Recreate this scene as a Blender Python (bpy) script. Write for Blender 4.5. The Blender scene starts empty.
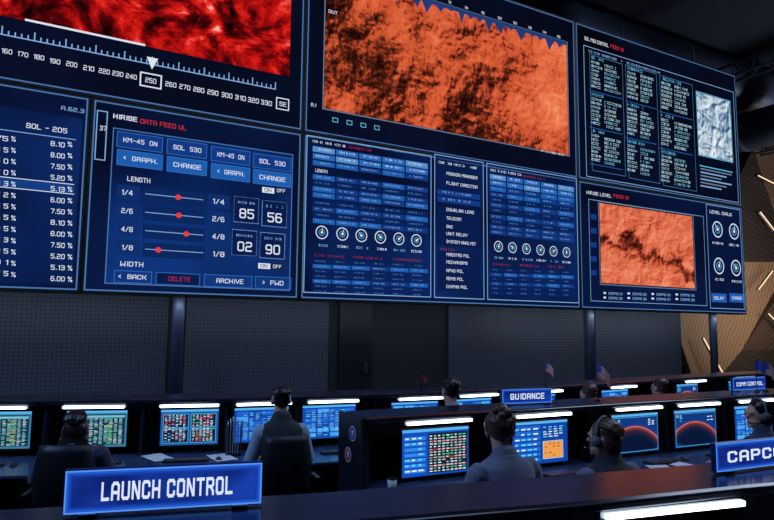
import bpy, bmesh, random
from math import *
from mathutils import Vector, Matrix, Euler
random.seed(7)
scene=bpy.context.scene
scene.view_settings.view_transform='Standard'
COL=scene.collection
# ---------------------------------------------------------------- camera
FPX=647.7; YAW=radians(60.17); PIT=radians(6.057); ROL=radians(0.5564)
CAM=Vector((0,-10.833,1.95))
Fv=Vector((cos(YAW)*cos(PIT),sin(YAW)*cos(PIT),sin(PIT)))
R0=Vector((sin(YAW),-cos(YAW),0)); U0=R0.cross(Fv)
Rv=R0*cos(ROL)+U0*sin(ROL); Uv=U0*cos(ROL)-R0*sin(ROL)
cd=bpy.data.cameras.new('camera'); cam=bpy.data.objects.new('camera',cd); COL.objects.link(cam)
cd.sensor_width=36; cd.lens=FPX/774*36; cd.clip_end=200
m=Matrix((Rv,Uv,-Fv)).transposed().to_4x4(); m.translation=CAM; cam.matrix_world=m
scene.camera=cam
def ray(px,py): return Fv+Rv*((px-387)/FPX)-Uv*((py-260)/FPX)
def on_z(px,py,z):
    d=ray(px,py); return CAM+d*((z-CAM.z)/d.z)
def on_y(px,py,y):
    d=ray(px,py); return CAM+d*((y-CAM.y)/d.y)
def XatZ(px,Z,y=0.0):
    k=Rv*FPX-Fv*(px-387)
    return (CAM.dot(k)-Z*k.z-y*k.y)/k.x
# ---------------------------------------------------------------- materials
MATS={}
def lin(c):
    r=[]
    for v in c[:3]:
        v=v/255; r.append(v/12.92 if v<=.04045 else ((v+.055)/1.055)**2.4)
    return (*r,1)
def em(c,s=1.0):
    k=('em',tuple(c),s)
    if k in MATS: return MATS[k]
    mt=bpy.data.materials.new('glow_%d_%d_%d'%tuple(c)); mt.use_nodes=True
    nt=mt.node_tree; nt.nodes.clear()
    o=nt.nodes.new('ShaderNodeOutputMaterial'); e=nt.nodes.new('ShaderNodeEmission')
    e.inputs[0].default_value=lin(c); e.inputs[1].default_value=s
    nt.links.new(e.outputs[0],o.inputs[0]); MATS[k]=mt; return mt
def pbr(name,c,rough=.5,metal=0,noise=0,nscale=20,bump=0,stretch=None,ribs=0,sheen=0):
    k=('p',name)
    if k in MATS: return MATS[k]
    mt=bpy.data.materials.new(name); mt.use_nodes=True; nt=mt.node_tree
    b=nt.nodes['Principled BSDF']; b.inputs['Base Color'].default_value=lin(c)
    b.inputs['Roughness'].default_value=rough; b.inputs['Metallic'].default_value=metal
    if sheen: b.inputs['Sheen Weight'].default_value=sheen
    if noise or bump or ribs:
        tc=nt.nodes.new('ShaderNodeTexCoord'); n=nt.nodes.new('ShaderNodeTexNoise'); n.inputs['Scale'].default_value=nscale
        n.inputs['Detail'].default_value=5; src=tc.outputs['Object']
        if stretch: mp=nt.nodes.new('ShaderNodeMapping'); mp.inputs['Scale'].default_value=stretch; nt.links.new(src,mp.inputs[0]); src=mp.outputs[0]
        nt.links.new(src,n.inputs['Vector']); out=n.outputs[0]
        if ribs:
            mp=nt.nodes.new('ShaderNodeMapping'); mp.inputs['Rotation'].default_value=(0,ribs,0); nt.links.new(tc.outputs['Object'],mp.inputs[0])
            wv=nt.nodes.new('ShaderNodeTexWave'); wv.inputs['Scale'].default_value=1.5; wv.inputs['Distortion'].default_value=0; nt.links.new(mp.outputs[0],wv.inputs['Vector']); out=wv.outputs[0]
        if noise:
            r=nt.nodes.new('ShaderNodeValToRGB'); a=lin(c)
            r.color_ramp.elements[0].position=.3 if not ribs else .1; r.color_ramp.elements[1].position=.7 if not ribs else .6
            r.color_ramp.elements[0].color=(a[0]*(1-noise),a[1]*(1-noise),a[2]*(1-noise),1)
            r.color_ramp.elements[1].color=(min(1,a[0]*(1+noise)),min(1,a[1]*(1+noise)),min(1,a[2]*(1+noise)),1)
            nt.links.new(out,r.inputs[0]); nt.links.new(r.outputs[0],b.inputs['Base Color'])
        if bump:
            bp=nt.nodes.new('ShaderNodeBump'); bp.inputs['Strength'].default_value=bump
            nt.links.new(out,bp.inputs['Height']); nt.links.new(bp.outputs[0],b.inputs['Normal'])
    MATS[k]=mt; return mt
def grad_em(name,c0,c1,scale=.35,strength=1.0):
    k=('g',name)
    if k in MATS: return MATS[k]
    mt=bpy.data.materials.new(name); mt.use_nodes=True; nt=mt.node_tree; nt.nodes.clear()
    o=nt.nodes.new('ShaderNodeOutputMaterial'); e=nt.nodes.new('ShaderNodeEmission'); tc=nt.nodes.new('ShaderNodeTexCoord')
    n=nt.nodes.new('ShaderNodeTexNoise'); n.inputs['Scale'].default_value=scale; n.inputs['Detail'].default_value=1
    r=nt.nodes.new('ShaderNodeValToRGB'); r.color_ramp.elements[0].position=.35; r.color_ramp.elements[1].position=.65
    r.color_ramp.elements[0].color=lin(c0); r.color_ramp.elements[1].color=lin(c1)
    nt.links.new(tc.outputs['Object'],n.inputs['Vector']); nt.links.new(n.outputs[0],r.inputs[0]); nt.links.new(r.outputs[0],e.inputs[0])
    e.inputs[1].default_value=strength; nt.links.new(e.outputs[0],o.inputs[0]); MATS[k]=mt; return mt
def terrain(name,stops,scale,stretch=(1,1,1),dist=0.6,rough=.65,fine=8,finew=.35,gx=0,gz=0,off=0,streak=None,emb=0,embs=1.0,rot=0,delta=.05,base=1.0,bias=0.0,patch=0,pscale=.3,prough=.5):
    mt=bpy.data.materials.new(name); mt.use_nodes=True; nt=mt.node_tree; nt.nodes.clear(); N=nt.nodes.new; Lk=nt.links.new
    def math(op,a,b=None,c=None):
        q=N('ShaderNodeMath'); q.operation=op
        for i,v in enumerate((a,b,c)):
            if v is None: continue
            if isinstance(v,(int,float)): q.inputs[i].default_value=v
            else: Lk(v,q.inputs[i])
        return q.outputs[0]
    o=N('ShaderNodeOutputMaterial'); e=N('ShaderNodeEmission'); tc=N('ShaderNodeTexCoord')
    def mapped(dx,dz):
        mp=N('ShaderNodeMapping'); mp.inputs['Scale'].default_value=stretch; mp.inputs['Rotation'].default_value=(0,rot,0); mp.inputs['Location'].default_value=(off+dx,off*.7,off*1.3+dz); Lk(tc.outputs['Object'],mp.inputs[0]); return mp.outputs[0]
    def noise(v,sc,dt,ro,di):
        n=N('ShaderNodeTexNoise'); n.inputs['Scale'].default_value=sc; n.inputs['Detail'].default_value=dt; n.inputs['Roughness'].default_value=ro; n.inputs['Distortion'].default_value=di; Lk(v,n.inputs['Vector']); return n.outputs[0]
    v=mapped(0,0)
    n=noise(v,scale,12,rough,dist); n2=noise(v,fine,8,.8,0)
    a=math('MULTIPLY_ADD',n2,finew,math('MULTIPLY_ADD',n,base,bias))
    if patch: a=math('MULTIPLY_ADD',math('SUBTRACT',noise(v,pscale,6,prough,.2),.5),patch,a)
    sx=N('ShaderNodeSeparateXYZ'); Lk(tc.outputs['Object'],sx.inputs[0])
    b=math('MULTIPLY_ADD',sx.outputs[0],gx,a); last=math('MULTIPLY_ADD',sx.outputs[2],gz,b)
    if emb:
        h1=noise(v,scale*embs,10,.6,dist*1.3); h2=noise(mapped(delta,-delta*1.2),scale*embs,10,.6,dist*1.3)
        last=math('MULTIPLY_ADD',math('SUBTRACT',h1,h2),emb,last)
    if streak:
        s=math('MULTIPLY_ADD',sx.outputs[0],-streak[0],sx.outputs[2]); s=math('MULTIPLY_ADD',n,streak[1],s); s=math('ABSOLUTE',math('SUBTRACT',s,streak[2]))
        s5=N('ShaderNodeMapRange'); s5.inputs[1].default_value=0; s5.inputs[2].default_value=streak[3]; s5.inputs[3].default_value=-streak[4]; s5.inputs[4].default_value=0; Lk(s,s5.inputs[0])
        last=math('ADD',s5.outputs[0],last)
    r=N('ShaderNodeValToRGB'); cr=r.color_ramp
    while len(cr.elements)<len(stops): cr.elements.new(.5)
    for el,(p,cc) in zip(cr.elements,stops): el.position=p; el.color=lin(cc)
    Lk(last,r.inputs[0]); Lk(r.outputs[0],e.inputs[0]); Lk(e.outputs[0],o.inputs[0]); return mt
def perforated(name,c,hole,pitch=.07):
    mt=bpy.data.materials.new(name); mt.use_nodes=True; nt=mt.node_tree; N=nt.nodes.new; Lk=nt.links.new
    b=nt.nodes['Principled BSDF']; b.inputs['Roughness'].default_value=.55
    tc=N('ShaderNodeTexCoord'); sx=N('ShaderNodeSeparateXYZ'); Lk(tc.outputs['Object'],sx.inputs[0]); ds=[]
    for i in (0,2):
        a=N('ShaderNodeMath'); a.operation='PINGPONG'; a.inputs[1].default_value=pitch/2; Lk(sx.outputs[i],a.inputs[0])
        q=N('ShaderNodeMath'); q.operation='POWER'; q.inputs[1].default_value=2; Lk(a.outputs[0],q.inputs[0]); ds.append(q)
    s=N('ShaderNodeMath'); s.operation='ADD'; Lk(ds[0].outputs[0],s.inputs[0]); Lk(ds[1].outputs[0],s.inputs[1])
    g=N('ShaderNodeMath'); g.operation='LESS_THAN'; g.inputs[1].default_value=(pitch*.22)**2; Lk(s.outputs[0],g.inputs[0])
    mx=N('ShaderNodeMix'); mx.data_type='RGBA'; Lk(g.outputs[0],mx.inputs[0]); mx.inputs[6].default_value=lin(c); mx.inputs[7].default_value=lin(hole)
    Lk(mx.outputs[2],b.inputs['Base Color']); return mt
BLACK=pbr('black_plastic',(16,18,22),.42); DARK=pbr('dark_console_laminate',(28,32,44),.35,noise=.15,nscale=30)
HOOD=pbr('glossy_dark_ledge',(24,28,40),.22,noise=.2,nscale=12); METAL=pbr('brushed_metal',(110,115,125),.35,.9)
CASE=pbr('screen_housing',(10,11,14),.6); TOPM=pbr('desk_surface',(58,72,108),.2,noise=.1,nscale=25)
# ---------------------------------------------------------------- mesh helpers
class MB:
    def __init__(s): s.v=[];s.f=[];s.fm=[];s.mats=[]
    def mi(s,mat):
        if mat not in s.mats: s.mats.append(mat)
        return s.mats.index(mat)
    def add(s,vs,fs,mat):
        b=len(s.v); s.v+= [tuple(v) for v in vs]; k=s.mi(mat)
        for f in fs: s.f.append([b+i for i in f]); s.fm.append(k)
    def box(s,x0,x1,y0,y1,z0,z1,mat):
        vs=[Vector((x,y,z)) for z in (z0,z1) for y in (y0,y1) for x in (x0,x1)]
        s.add(vs,[(0,2,3,1),(4,5,7,6),(0,1,5,4),(2,6,7,3),(0,4,6,2),(1,3,7,5)],mat)
    def ext(s,poly,x0,x1,mat):
        n=len(poly); vs=[(x0,y,z) for y,z in poly]+[(x1,y,z) for y,z in poly]
        s.add(vs,[tuple(range(n))[::-1],tuple(range(n,2*n))]+[(i,(i+1)%n,n+(i+1)%n,n+i) for i in range(n)],mat)
    def tube(s,pts,rad,mat,n=12,caps=True,ref=Vector((1,0,0)),round_=False):
        pts=[Vector(p) for p in pts]; rad=[(r,r) if not isinstance(r,tuple) else r for r in rad]
        P=[];Rr=[];D=[]
        ds=[]
        for i in range(len(pts)):
            a=pts[max(0,i-1)]; b=pts[min(len(pts)-1,i+1)]; ds.append((b-a).normalized())
        if round_:
            for k in (.95,.7): P.append(pts[0]-ds[0]*rad[0][1]*k); q=sqrt(1-k*k); Rr.append((rad[0][0]*q,rad[0][1]*q)); D.append(ds[0])
        P+=pts;Rr+=rad;D+=ds
        if round_:
            for k in (.7,.95): P.append(pts[-1]+ds[-1]*rad[-1][1]*k); q=sqrt(1-k*k); Rr.append((rad[-1][0]*q,rad[-1][1]*q)); D.append(ds[-1])
        vs=[];fs=[]
        for p,r,d in zip(P,Rr,D):
            a=(ref-d*ref.dot(d))
            if a.length<.1: a=Vector((0,1,0))-d*d.y
            a.normalize(); b=d.cross(a)
            for j in range(n):
                t=2*pi*j/n; vs.append(p+a*(r[0]*cos(t))+b*(r[1]*sin(t)))
        for i in range(len(P)-1):
            for j in range(n): fs.append((i*n+j,i*n+(j+1)%n,(i+1)*n+(j+1)%n,(i+1)*n+j))
        if caps: fs.append(tuple(range(n))[::-1]); fs.append(tuple((len(P)-1)*n+j for j in range(n)))
        s.add(vs,fs,mat)
    def ell(s,c,r,mat,M=None,nu=20,nv=12):
        vs=[];fs=[]
        for i in range(1,nv):
            ph=pi*i/nv
            for j in range(nu):
                t=2*pi*j/nu; vs.append(Vector((r[0]*sin(ph)*cos(t),r[1]*sin(ph)*sin(t),r[2]*cos(ph))))
        vs+= [Vector((0,0,r[2])),Vector((0,0,-r[2]))]; a=len(vs)-2
        for i in range(nv-2):
            for j in range(nu): fs.append((i*nu+j,(i+1)*nu+j,(i+1)*nu+(j+1)%nu,i*nu+(j+1)%nu))
        for j in range(nu): fs.append((a,j,(j+1)%nu)); fs.append((a+1,(nv-2)*nu+(j+1)%nu,(nv-2)*nu+j))
        if M: vs=[M@v for v in vs]
        s.add([v+Vector(c) for v in vs],fs,mat)
    def mesh(s,name,smooth=False):
        me=bpy.data.meshes.new(name); me.from_pydata(s.v,[],s.f)
        for mt in s.mats: me.materials.append(mt)
        me.polygons.foreach_set('material_index',s.fm)
        if smooth: me.polygons.foreach_set('use_smooth',[True]*len(me.polygons))
        me.update(); return me
def obj(name,me,parent=None,loc=(0,0,0),rotz=0,bevel=0,label=None):
    o=bpy.data.objects.new(name,me); COL.objects.link(o); o.location=loc; o.rotation_euler=(0,0,rotz)
    if parent: o.parent=parent
    if bevel:
        b=o.modifiers.new('bevel','BEVEL'); b.width=bevel; b.segments=2; b.limit_method='ANGLE'
    if label: o['label']=label
    return o
def tag(o,label,cat,group=None):
    o['label']=label; o['category']=cat
    if group: o['group']=group
    return o
def empty(name,loc,rotz=0):
    o=bpy.data.objects.new(name,None); o.empty_display_size=.1; COL.objects.link(o); o.location=loc; o.rotation_euler=(0,0,rotz); return o
def struct(name,x0,x1,y0,y1,z0,z1,mat):
    b=MB(); c=Vector(((x0+x1)/2,(y0+y1)/2,(z0+z1)/2)); b.box(x0-c.x,x1-c.x,y0-c.y,y1-c.y,z0-c.z,z1-c.z,mat)
    o=obj(name,b.mesh(name),loc=c); o['kind']='structure'; return o
# ---------------------------------------------------------------- squared technical stroke lettering (4 x 6 grid)
FT={
'A':['0,0 0,5 1,6 3,6 4,5 4,0','0,2.4 4,2.4'],'B':['0,0 0,6 3.2,6 4,5.2 4,3.9 3.2,3.1 0,3.1','3.2,3.1 4,2.3 4,.8 3.2,0 0,0'],
'C':['4,4.6 4,5.2 3.2,6 .8,6 0,5.2 0,.8 .8,0 3.2,0 4,.8 4,1.4'],'D':['0,0 0,6 3.2,6 4,5.2 4,.8 3.2,0 0,0'],'E':['4,6 0,6 0,0 4,0','0,3.1 3.4,3.1'],
'F':['4,6 0,6 0,0','0,3 3.4,3'],'G':['4,4.8 4,5.2 3.2,6 .8,6 0,5.2 0,.8 .8,0 3.2,0 4,.8 4,2.9 2.2,2.9'],'H':['0,0 0,6','4,0 4,6','0,3 4,3'],
'I':['1,0 1,6'],'J':['4,6 4,.8 3.2,0 .8,0 0,.8 0,1.6'],'K':['0,0 0,6','4,6 4,5.4 1.6,3 4,.6 4,0','0,3 1.6,3'],'L':['0,6 0,0 3.7,0'],
'M':['0,0 0,6 .5,6 2.5,3.2 4.5,6 5,6 5,0'],'N':['0,0 0,6 .4,6 3.6,0 4,0 4,6'],'O':['0,.8 0,5.2 .8,6 3.2,6 4,5.2 4,.8 3.2,0 .8,0 0,.8'],
'P':['0,0 0,6 3.2,6 4,5.2 4,3.5 3.2,2.7 0,2.7'],'Q':['0,.8 0,5.2 .8,6 3.2,6 4,5.2 4,.8 3.2,0 .8,0 0,.8','2.4,1.6 4,0'],
'R':['0,0 0,6 3.2,6 4,5.2 4,3.7 3.2,2.9 0,2.9','2.4,2.9 4,.8 4,0'],'S':['4,4.7 4,5.2 3.2,6 .8,6 0,5.2 0,3.9 .8,3.1 3.2,3.1 4,2.3 4,.8 3.2,0 .8,0 0,.8 0,1.3'],
'T':['0,6 4,6','2,6 2,0'],'U':['0,6 0,.8 .8,0 3.2,0 4,.8 4,6'],'V':['0,6 0,4.5 2,0 4,4.5 4,6'],'W':['0,6 0,0 .5,0 2.5,2.8 4.5,0 5,0 5,6'],
'X':['0,6 0,5.3 4,.7 4,0','4,6 4,5.3 0,.7 0,0'],'Y':['0,6 0,4.6 2,3 4,4.6 4,6','2,3 2,0'],'Z':['0,6 4,6 4,5.4 0,.6 0,0 4,0'],
'0':['0,.8 0,5.2 .8,6 3.2,6 4,5.2 4,.8 3.2,0 .8,0 0,.8'],'1':['.6,5 2,6 2,0'],'2':['0,5.2 .8,6 3.2,6 4,5.2 4,3.9 3.2,3.1 .8,3.1 0,2.3 0,0 4,0'],
'3':['0,5.2 .8,6 3.2,6 4,5.2 4,3.9 3.2,3.1 1,3.1','3.2,3.1 4,2.3 4,.8 3.2,0 .8,0 0,.8'],'4':['3,0 3,6 0,2.2 0,1.7 4,1.7'],'5':['4,6 0,6 0,3.5 3.2,3.5 4,2.7 4,.8 3.2,0 .8,0 0,.8'],
'6':['3.8,5.5 3.2,6 .8,6 0,5.2 0,.8 .8,0 3.2,0 4,.8 4,2.6 3.2,3.4 0,3.4'],'7':['0,6 4,6 4,5.2 1.6,0'],
'8':['.8,3.1 0,3.9 0,5.2 .8,6 3.2,6 4,5.2 4,3.9 3.2,3.1 .8,3.1 0,2.3 0,.8 .8,0 3.2,0 4,.8 4,2.3 3.2,3.1'],'9':['.2,.5 .8,0 3.2,0 4,.8 4,5.2 3.2,6 .8,6 0,5.2 0,3.4 .8,2.6 4,2.6'],
'.':['.6,0 .6,.5'],'-':['.5,3 3.5,3'],'/':['0,-.3 3.4,6.3'],'%':['.6,0 4.4,6','0,4.2 0,6 1.4,6 1.4,4.2 0,4.2','3.6,0 3.6,1.8 5,1.8 5,0 3.6,0'],'<':['2.4,5 0,3 2.4,1'],'>':['0,5 2.4,3 0,1']}
FG={}
for ch,ls in FT.items():
    pl=[[tuple(float(q) for q in p.split(',')) for p in l.split()] for l in ls]; FG[ch]=(pl,max(p[0] for l in pl for p in l))
class Canvas(MB):
    def __init__(s,cx=0,cz=0,eps=.004): super().__init__(); s.cx=cx;s.cz=cz;s.eps=eps
    def P(s,x,z,l): return (x-s.cx,-l*s.eps,z-s.cz)
    def rect(s,x0,z0,x1,z1,mat,l=1):
        if x0>x1:x0,x1=x1,x0
        if z0>z1:z0,z1=z1,z0
        s.add([s.P(x0,z0,l),s.P(x1,z0,l),s.P(x1,z1,l),s.P(x0,z1,l)],[(0,1,2,3)],mat)
    def frame(s,x0,z0,x1,z1,t,mat,l=2):
        s.rect(x0,z0,x1,z0+t,mat,l);s.rect(x0,z1-t,x1,z1,mat,l);s.rect(x0,z0+t,x0+t,z1-t,mat,l);s.rect(x1-t,z0+t,x1,z1-t,mat,l)
    def ring(s,x,z,r0,r1,mat,l=2,n=20,a0=0,a1=2*pi):
        vs=[];fs=[]
        for i in range(n+1):
            t=a0+(a1-a0)*i/n; vs+= [s.P(x+r0*cos(t),z+r0*sin(t),l),s.P(x+r1*cos(t),z+r1*sin(t),l)]
        for i in range(n): fs.append((2*i,2*i+1,2*i+3,2*i+2))
        s.add(vs,fs,mat)
    def disc(s,x,z,r,mat,l=2,n=18): s.add([s.P(x+r*cos(2*pi*i/n),z+r*sin(2*pi*i/n),l) for i in range(n)],[tuple(range(n))],mat)
    def poly(s,pts,mat,l=2): s.add([s.P(x,z,l) for x,z in pts],[tuple(range(len(pts)))],mat)
    def text(s,x,z,h,st,mat,x1=None,l=3,align='l',t=.95,gap=1.9,sx=.9):
        w=0; lay=[]
        for ch in st:
            if ch==' ': w+=3.2; continue
            g=FG[ch]; lay.append((g,w)); w+=g[1]+gap
        w=w-gap; ky=(h-t*h/6.)/6; fx=ky*sx if x1 is None else (x1-x)/(w+t)
        if align=='c': x-=w*fx/2
        if align=='r': x-=w*fx
        x+=t*fx/2; z+=t*ky/2; hy=t/2; i=0
        for g,o in lay:
            for pl in g[0]:
                for a,b in zip(pl[:-1],pl[1:]):
                    dx,dz=b[0]-a[0],b[1]-a[1]; L=hypot(dx,dz); dx/=L;dz/=L
                    ex=hy if (abs(dx)<.01 or abs(dz)<.01) else hy*.45
                    ax,az=a[0]-dx*ex,a[1]-dz*ex; bx,bz=b[0]+dx*ex,b[1]+dz*ex; nx,nz=-dz*hy,dx*hy
                    q=[(ax+nx,az+nz),(ax-nx,az-nz),(bx-nx,bz-nz),(bx+nx,bz+nz)]; i+=1; e=(i%7)*.03
                    s.add([s.P(x+(o+u)*fx,z+v*ky,l+e) for u,v in q],[(0,1,2,3)],mat)
        return x+w*fx
# ---------------------------------------------------------------- room shell
WALLM=pbr('dark_wall_paint',(26,28,38),.8); CEIL=pbr('dark_ceiling',(26,30,42),.9)
FLOORM=pbr('dark_carpet',(18,21,32),.85,noise=.3,nscale=60)
struct('floor',-12,46,-17,9,-.2,0,FLOORM); struct('ceiling',-12,46,-17,9,12,12.2,CEIL)
struct('wall_left',-12.2,-12,-17,9,0,12,WALLM); struct('wall_right',46,46.2,-17,9,0,12,WALLM)
struct('wall_rear',-12,46,-17.2,-17,0,12,WALLM); struct('wall_back',-12,46,9,9.2,0,12,WALLM)
PY=1.5
xe=XatZ(683,2.2,PY)
struct('wall_partition',-12,xe,PY+.08,PY+.25,0,6,pbr('partition_paint',(34,36,44),.7))
PERF=perforated('perforated_acoustic_panel',(74,79,94),(38,42,54))
for (a,b) in ((-150,168),(186,329),(449,584),(596,681)):
    x0=XatZ(a,2.0,PY); x1=XatZ(b,2.0,PY); c=(x0+x1)/2; mb=MB(); mb.box(x0-c,x1-c,-.03,.03,-2.0,2.0,PERF)
    o=obj('acoustic_panel',mb.mesh('acoustic_panel'),loc=(c,PY+.045,2.0),bevel=.01); tag(o,'grey perforated acoustic wall panel below the video wall','wall panel','acoustic panels')
x0=XatZ(340,2,PY);x1=XatZ(372,2,PY)
mb=MB(); mb.box(-(x1-x0)/2,(x1-x0)/2,-.03,.03,0,3.2,pbr('door_dark',(18,20,28),.5)); mb.box((x1-x0)/2-.2,(x1-x0)/2-.1,-.08,-.03,1,1.25,METAL)
o=obj('door_1',mb.mesh('door_1'),loc=((x0+x1)/2,PY+.05,0)); o['kind']='structure'
for px in (178,590,713):
    y=.75; X=XatZ(px,2.0,y); mb=MB(); mb.tube([(0,0,0),(0,0,4.5)],[.105,.105],pbr('column_paint',(66,76,98),.4),n=24); 
    o=obj('support_column',mb.mesh('support_column',True),loc=(X,y,0)); tag(o,'round dark steel column holding up the video wall','column','support columns')
    mb=MB(); mb.tube([(0,0,0),(0,0,.04)],[.2,.2],METAL,n=24); obj('base_plate',mb.mesh('base_plate'),o)
# ---------------------------------------------------------------- video wall
ZB=2.44; ZS=5.52; ZT=9.45; XA=.853;XB=4.404;XC=11.41;XD=17.93
rng=random.Random(3)
WHT=em((220,228,242)); LBL=em((130,172,222)); MBL=em((40,104,186)); DBL=em((14,40,105)); RED=em((205,45,62)); RDD=em((150,40,62)); CYN=em((90,185,220)); BLK=em((5,6,12)); LINE=em((74,116,170)); GRY=em((110,125,150)); BTN=em((30,92,174)); BTN2=em((18,58,132))
class Scr:
    def __init__(s,x0,x1,z0,z1,label,bg):
        g=.02; x0+=g;x1-=g;z0+=g;z1-=g; s.x0,s.x1,s.z0,s.z1=x0,x1,z0,z1
        s.cx=(x0+x1)/2;s.cz=(z0+z1)/2; mb=MB(); mb.box(x0-s.cx-.015,x1-s.cx+.015,.0,.35,z0-s.cz-.015,z1-s.cz+.015,CASE)
        s.o=obj('video_wall_screen',mb.mesh('video_wall_screen'),loc=(s.cx,0,s.cz)); tag(s.o,label,'screen','video wall screens')
        c=Canvas(s.cx,s.cz); c.rect(x0+.03,z0+.03,x1-.03,z1-.03,bg,1); obj('display_panel',c.mesh('display_panel'),s.o)
        s.c=Canvas(s.cx,s.cz); s.c.frame(x0+.025,z0+.025,x1-.025,z1-.025,.022,LINE,2)
    def W(s,px,py): p=on_y(px,py,0); return p.x,p.z
    def T(s,px,py,h,st,mat,px1=None,l=4,align='l',t=.95):
        x,z=s.W(px,py); z2=s.W(px,py-h)[1]; x1=None if px1 is None else XatZ(px1,z)
        s.c.text(x,z,z2-z,st,mat,x1,l,align,t)
    def B(s,px,py,px1,h,mat,l=2):
        x,z=s.W(px,py); z0=s.W(px,py+h)[1]; x1=XatZ(px1,z); s.c.rect(x,z0,x1,z,mat,l); return x,z0,x1,z
    def FR(s,px,py,px1,h,mat,t=.02,l=3):
        x,z=s.W(px,py); z0=s.W(px,py+h)[1]; x1=XatZ(px1,z); s.c.frame(x,z0,x1,z,t,mat,l); return x,z0,x1,z
    def dial(s,px,py,r):
        x,z=s.W(px,py); s.c.disc(x,z,r,em((14,34,82)),3); s.c.ring(x,z,r*.86,r,WHT,4); s.c.ring(x,z,r*.42,r*.5,CYN,4); s.c.disc(x,z,r*.2,WHT,5)
        a=rng.uniform(.5,2.6); s.c.poly([(x+r*.08*sin(a),z-r*.08*cos(a)),(x+r*cos(a),z+r*sin(a)),(x-r*.08*sin(a),z+r*.08*cos(a))],WHT,5)
    def micro(s,px,py,px1,h,mat,l=4,dens=.8):
        x,z=s.W(px,py); z0=s.W(px,py+h)[1]; x1=XatZ(px1,z); k=(z-z0)
        while x<x1:
            w=k*rng.uniform(.35,.75)
            if rng.random()<dens:
                t=rng.choice((0,1,2))
                if t==0: s.c.rect(x,z0,x+w*.3,z,mat,l); s.c.rect(x,z0+k*.4,x+w,z0+k*.6,mat,l)
                elif t==1: s.c.rect(x,z-k*.25,x+w,z,mat,l); s.c.rect(x,z0,x+w*.9,z0+k*.25,mat,l)
                else: s.c.frame(x,z0,x+w,z,k*.2,mat,l)
            x+=w+k*.3
    def img(s,x0,z0,x1,z1,mat,label,l=3):
        cx=(x0+x1)/2;cz=(z0+z1)/2; c=Canvas(cx,cz); c.rect(x0,z0,x1,z1,mat,l); obj('satellite_image',c.mesh('satellite_image'),s.o,loc=(cx-s.cx,0,cz-s.cz),label=label)
    def done(s): obj('interface_graphics',s.c.mesh('interface_graphics'),s.o)
bgD=grad_em('display_black_blue',(5,7,16),(8,15,38)); bgN=grad_em('display_navy',(6,12,34),(10,26,68)); bgP=grad_em('display_panel_blue',(8,20,58),(15,52,122),.45)
bgS=grad_em('display_table_navy',(6,14,44),(12,38,94),.45)
# --- U1
S=Scr(XB-7.0,XB,ZS,ZT,'large dark screen showing red rock image above a degree ruler',bgD)
ix1,iz0=S.W(289,77); 
m_red=terrain('red_rock_folds',[(.16,(16,1,3)),(.36,(84,5,9)),(.50,(168,14,14)),(.64,(220,32,26)),(.76,(234,84,70)),(.90,(252,208,194))],.5,(1.0,1,1.5),.45,.7,9,.26,.02,.06,off=7.1,emb=2.8,embs=1.5,delta=.10,rot=.7,base=.7)
S.img(XB-6.8,iz0,ix1,ZT-.3,m_red,'red rocky cliff photograph with pale highlights')
S.B(25,19,145,2.2,WHT,5)
xx,zt=S.W(275,90); S.c.rect(XB-6.7,zt,xx,zt+.018,LBL,4)
x=xx; i=0
while x>XB-6.7:
    S.c.rect(x-.009,zt,x+.009,zt+(.14 if i%5==0 else .08),LBL,4); x-=.085; i+=1
nums=[(160,1,53),(170,17,56),(180,33,59),(190,49,63),(200,66,66),(210,83,70),(220,98.5,73),(230,112,75.5),(240,125.5,78.2),(250,145,82.3),(260,165,86.2),(270,179,88.8),(280,193,91.5),(290,207,94.2),(300,221,97),(310,234.5,99.5),(320,247.5,102),(330,260.5,104.5)]
for n,px,py in nums: S.T(px,py,5,str(n),WHT,px+11)
S.FR(140,71.5,162,14.5,WHT,.022); S.FR(276,97,289,12,WHT,.018); S.T(279,106,4.6,'SE',WHT,286)
x,z=S.W(152,64); S.c.poly([(x-.09,z+.1),(x,z-.1),(x+.09,z+.1)],WHT,5)
S.done()
# --- U2
S=Scr(XB,XC,ZS,ZT,'large screen showing orange planetary elevation map',bgD)
x0,z0=S.W(323.5,108); x1,zt=S.W(566,43)
S.img(x0,z0,x1,zt,terrain('orange_surface_map',[(.36,(30,8,6)),(.44,(84,30,18)),(.49,(156,60,34)),(.54,(206,84,48)),(.70,(230,112,70)),(.95,(248,160,112))],.6,(1,1,1),.3,.76,20,.44,.016,.05,off=1.2,emb=1.2,embs=2.8,delta=.04,base=.62,bias=.02,patch=.74,pscale=.45,prough=.72),'orange cratered map with dark speckled ridges')
S.c.frame(x0-.03,z0-.03,x1+.03,zt+.03,.02,GRY,4)
x=x0; NB=em((34,58,118))
while x<x1-.1:
    w=rng.uniform(.14,.36); b=min(x1,x+w); h=rng.uniform(.08,.32)
    S.c.poly([(x,zt-.02),(x+(b-x)*rng.uniform(.35,.65),zt-h),(b,zt-.02)],NB,5); x=b
S.c.rect(x0,zt-.07,x1,zt+.02,em((30,60,115)),5)
for i in range(14): xx=x0+(x1-x0)*(i+.3)/14; S.c.text(xx,zt+.06,.06,'%02d'%(i*12),WHT,None,5)
for i in range(4):
    xx=x0+.3+i*.3; S.c.frame(xx-.12,z0-.24,xx+.0,z0-.15,.014,CYN,4)
S.T(328,13,3.4,'OUT',WHT,337,l=6)
S.micro(540,150,563,1.6,WHT,6); S.c.rect(x0+.1,z0-.5,x1-.1,z0-.488,DBL,3)
S.c.text(XB+.14,z0-.02,.07,'A.1',WHT,None,5)
S.done()
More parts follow.
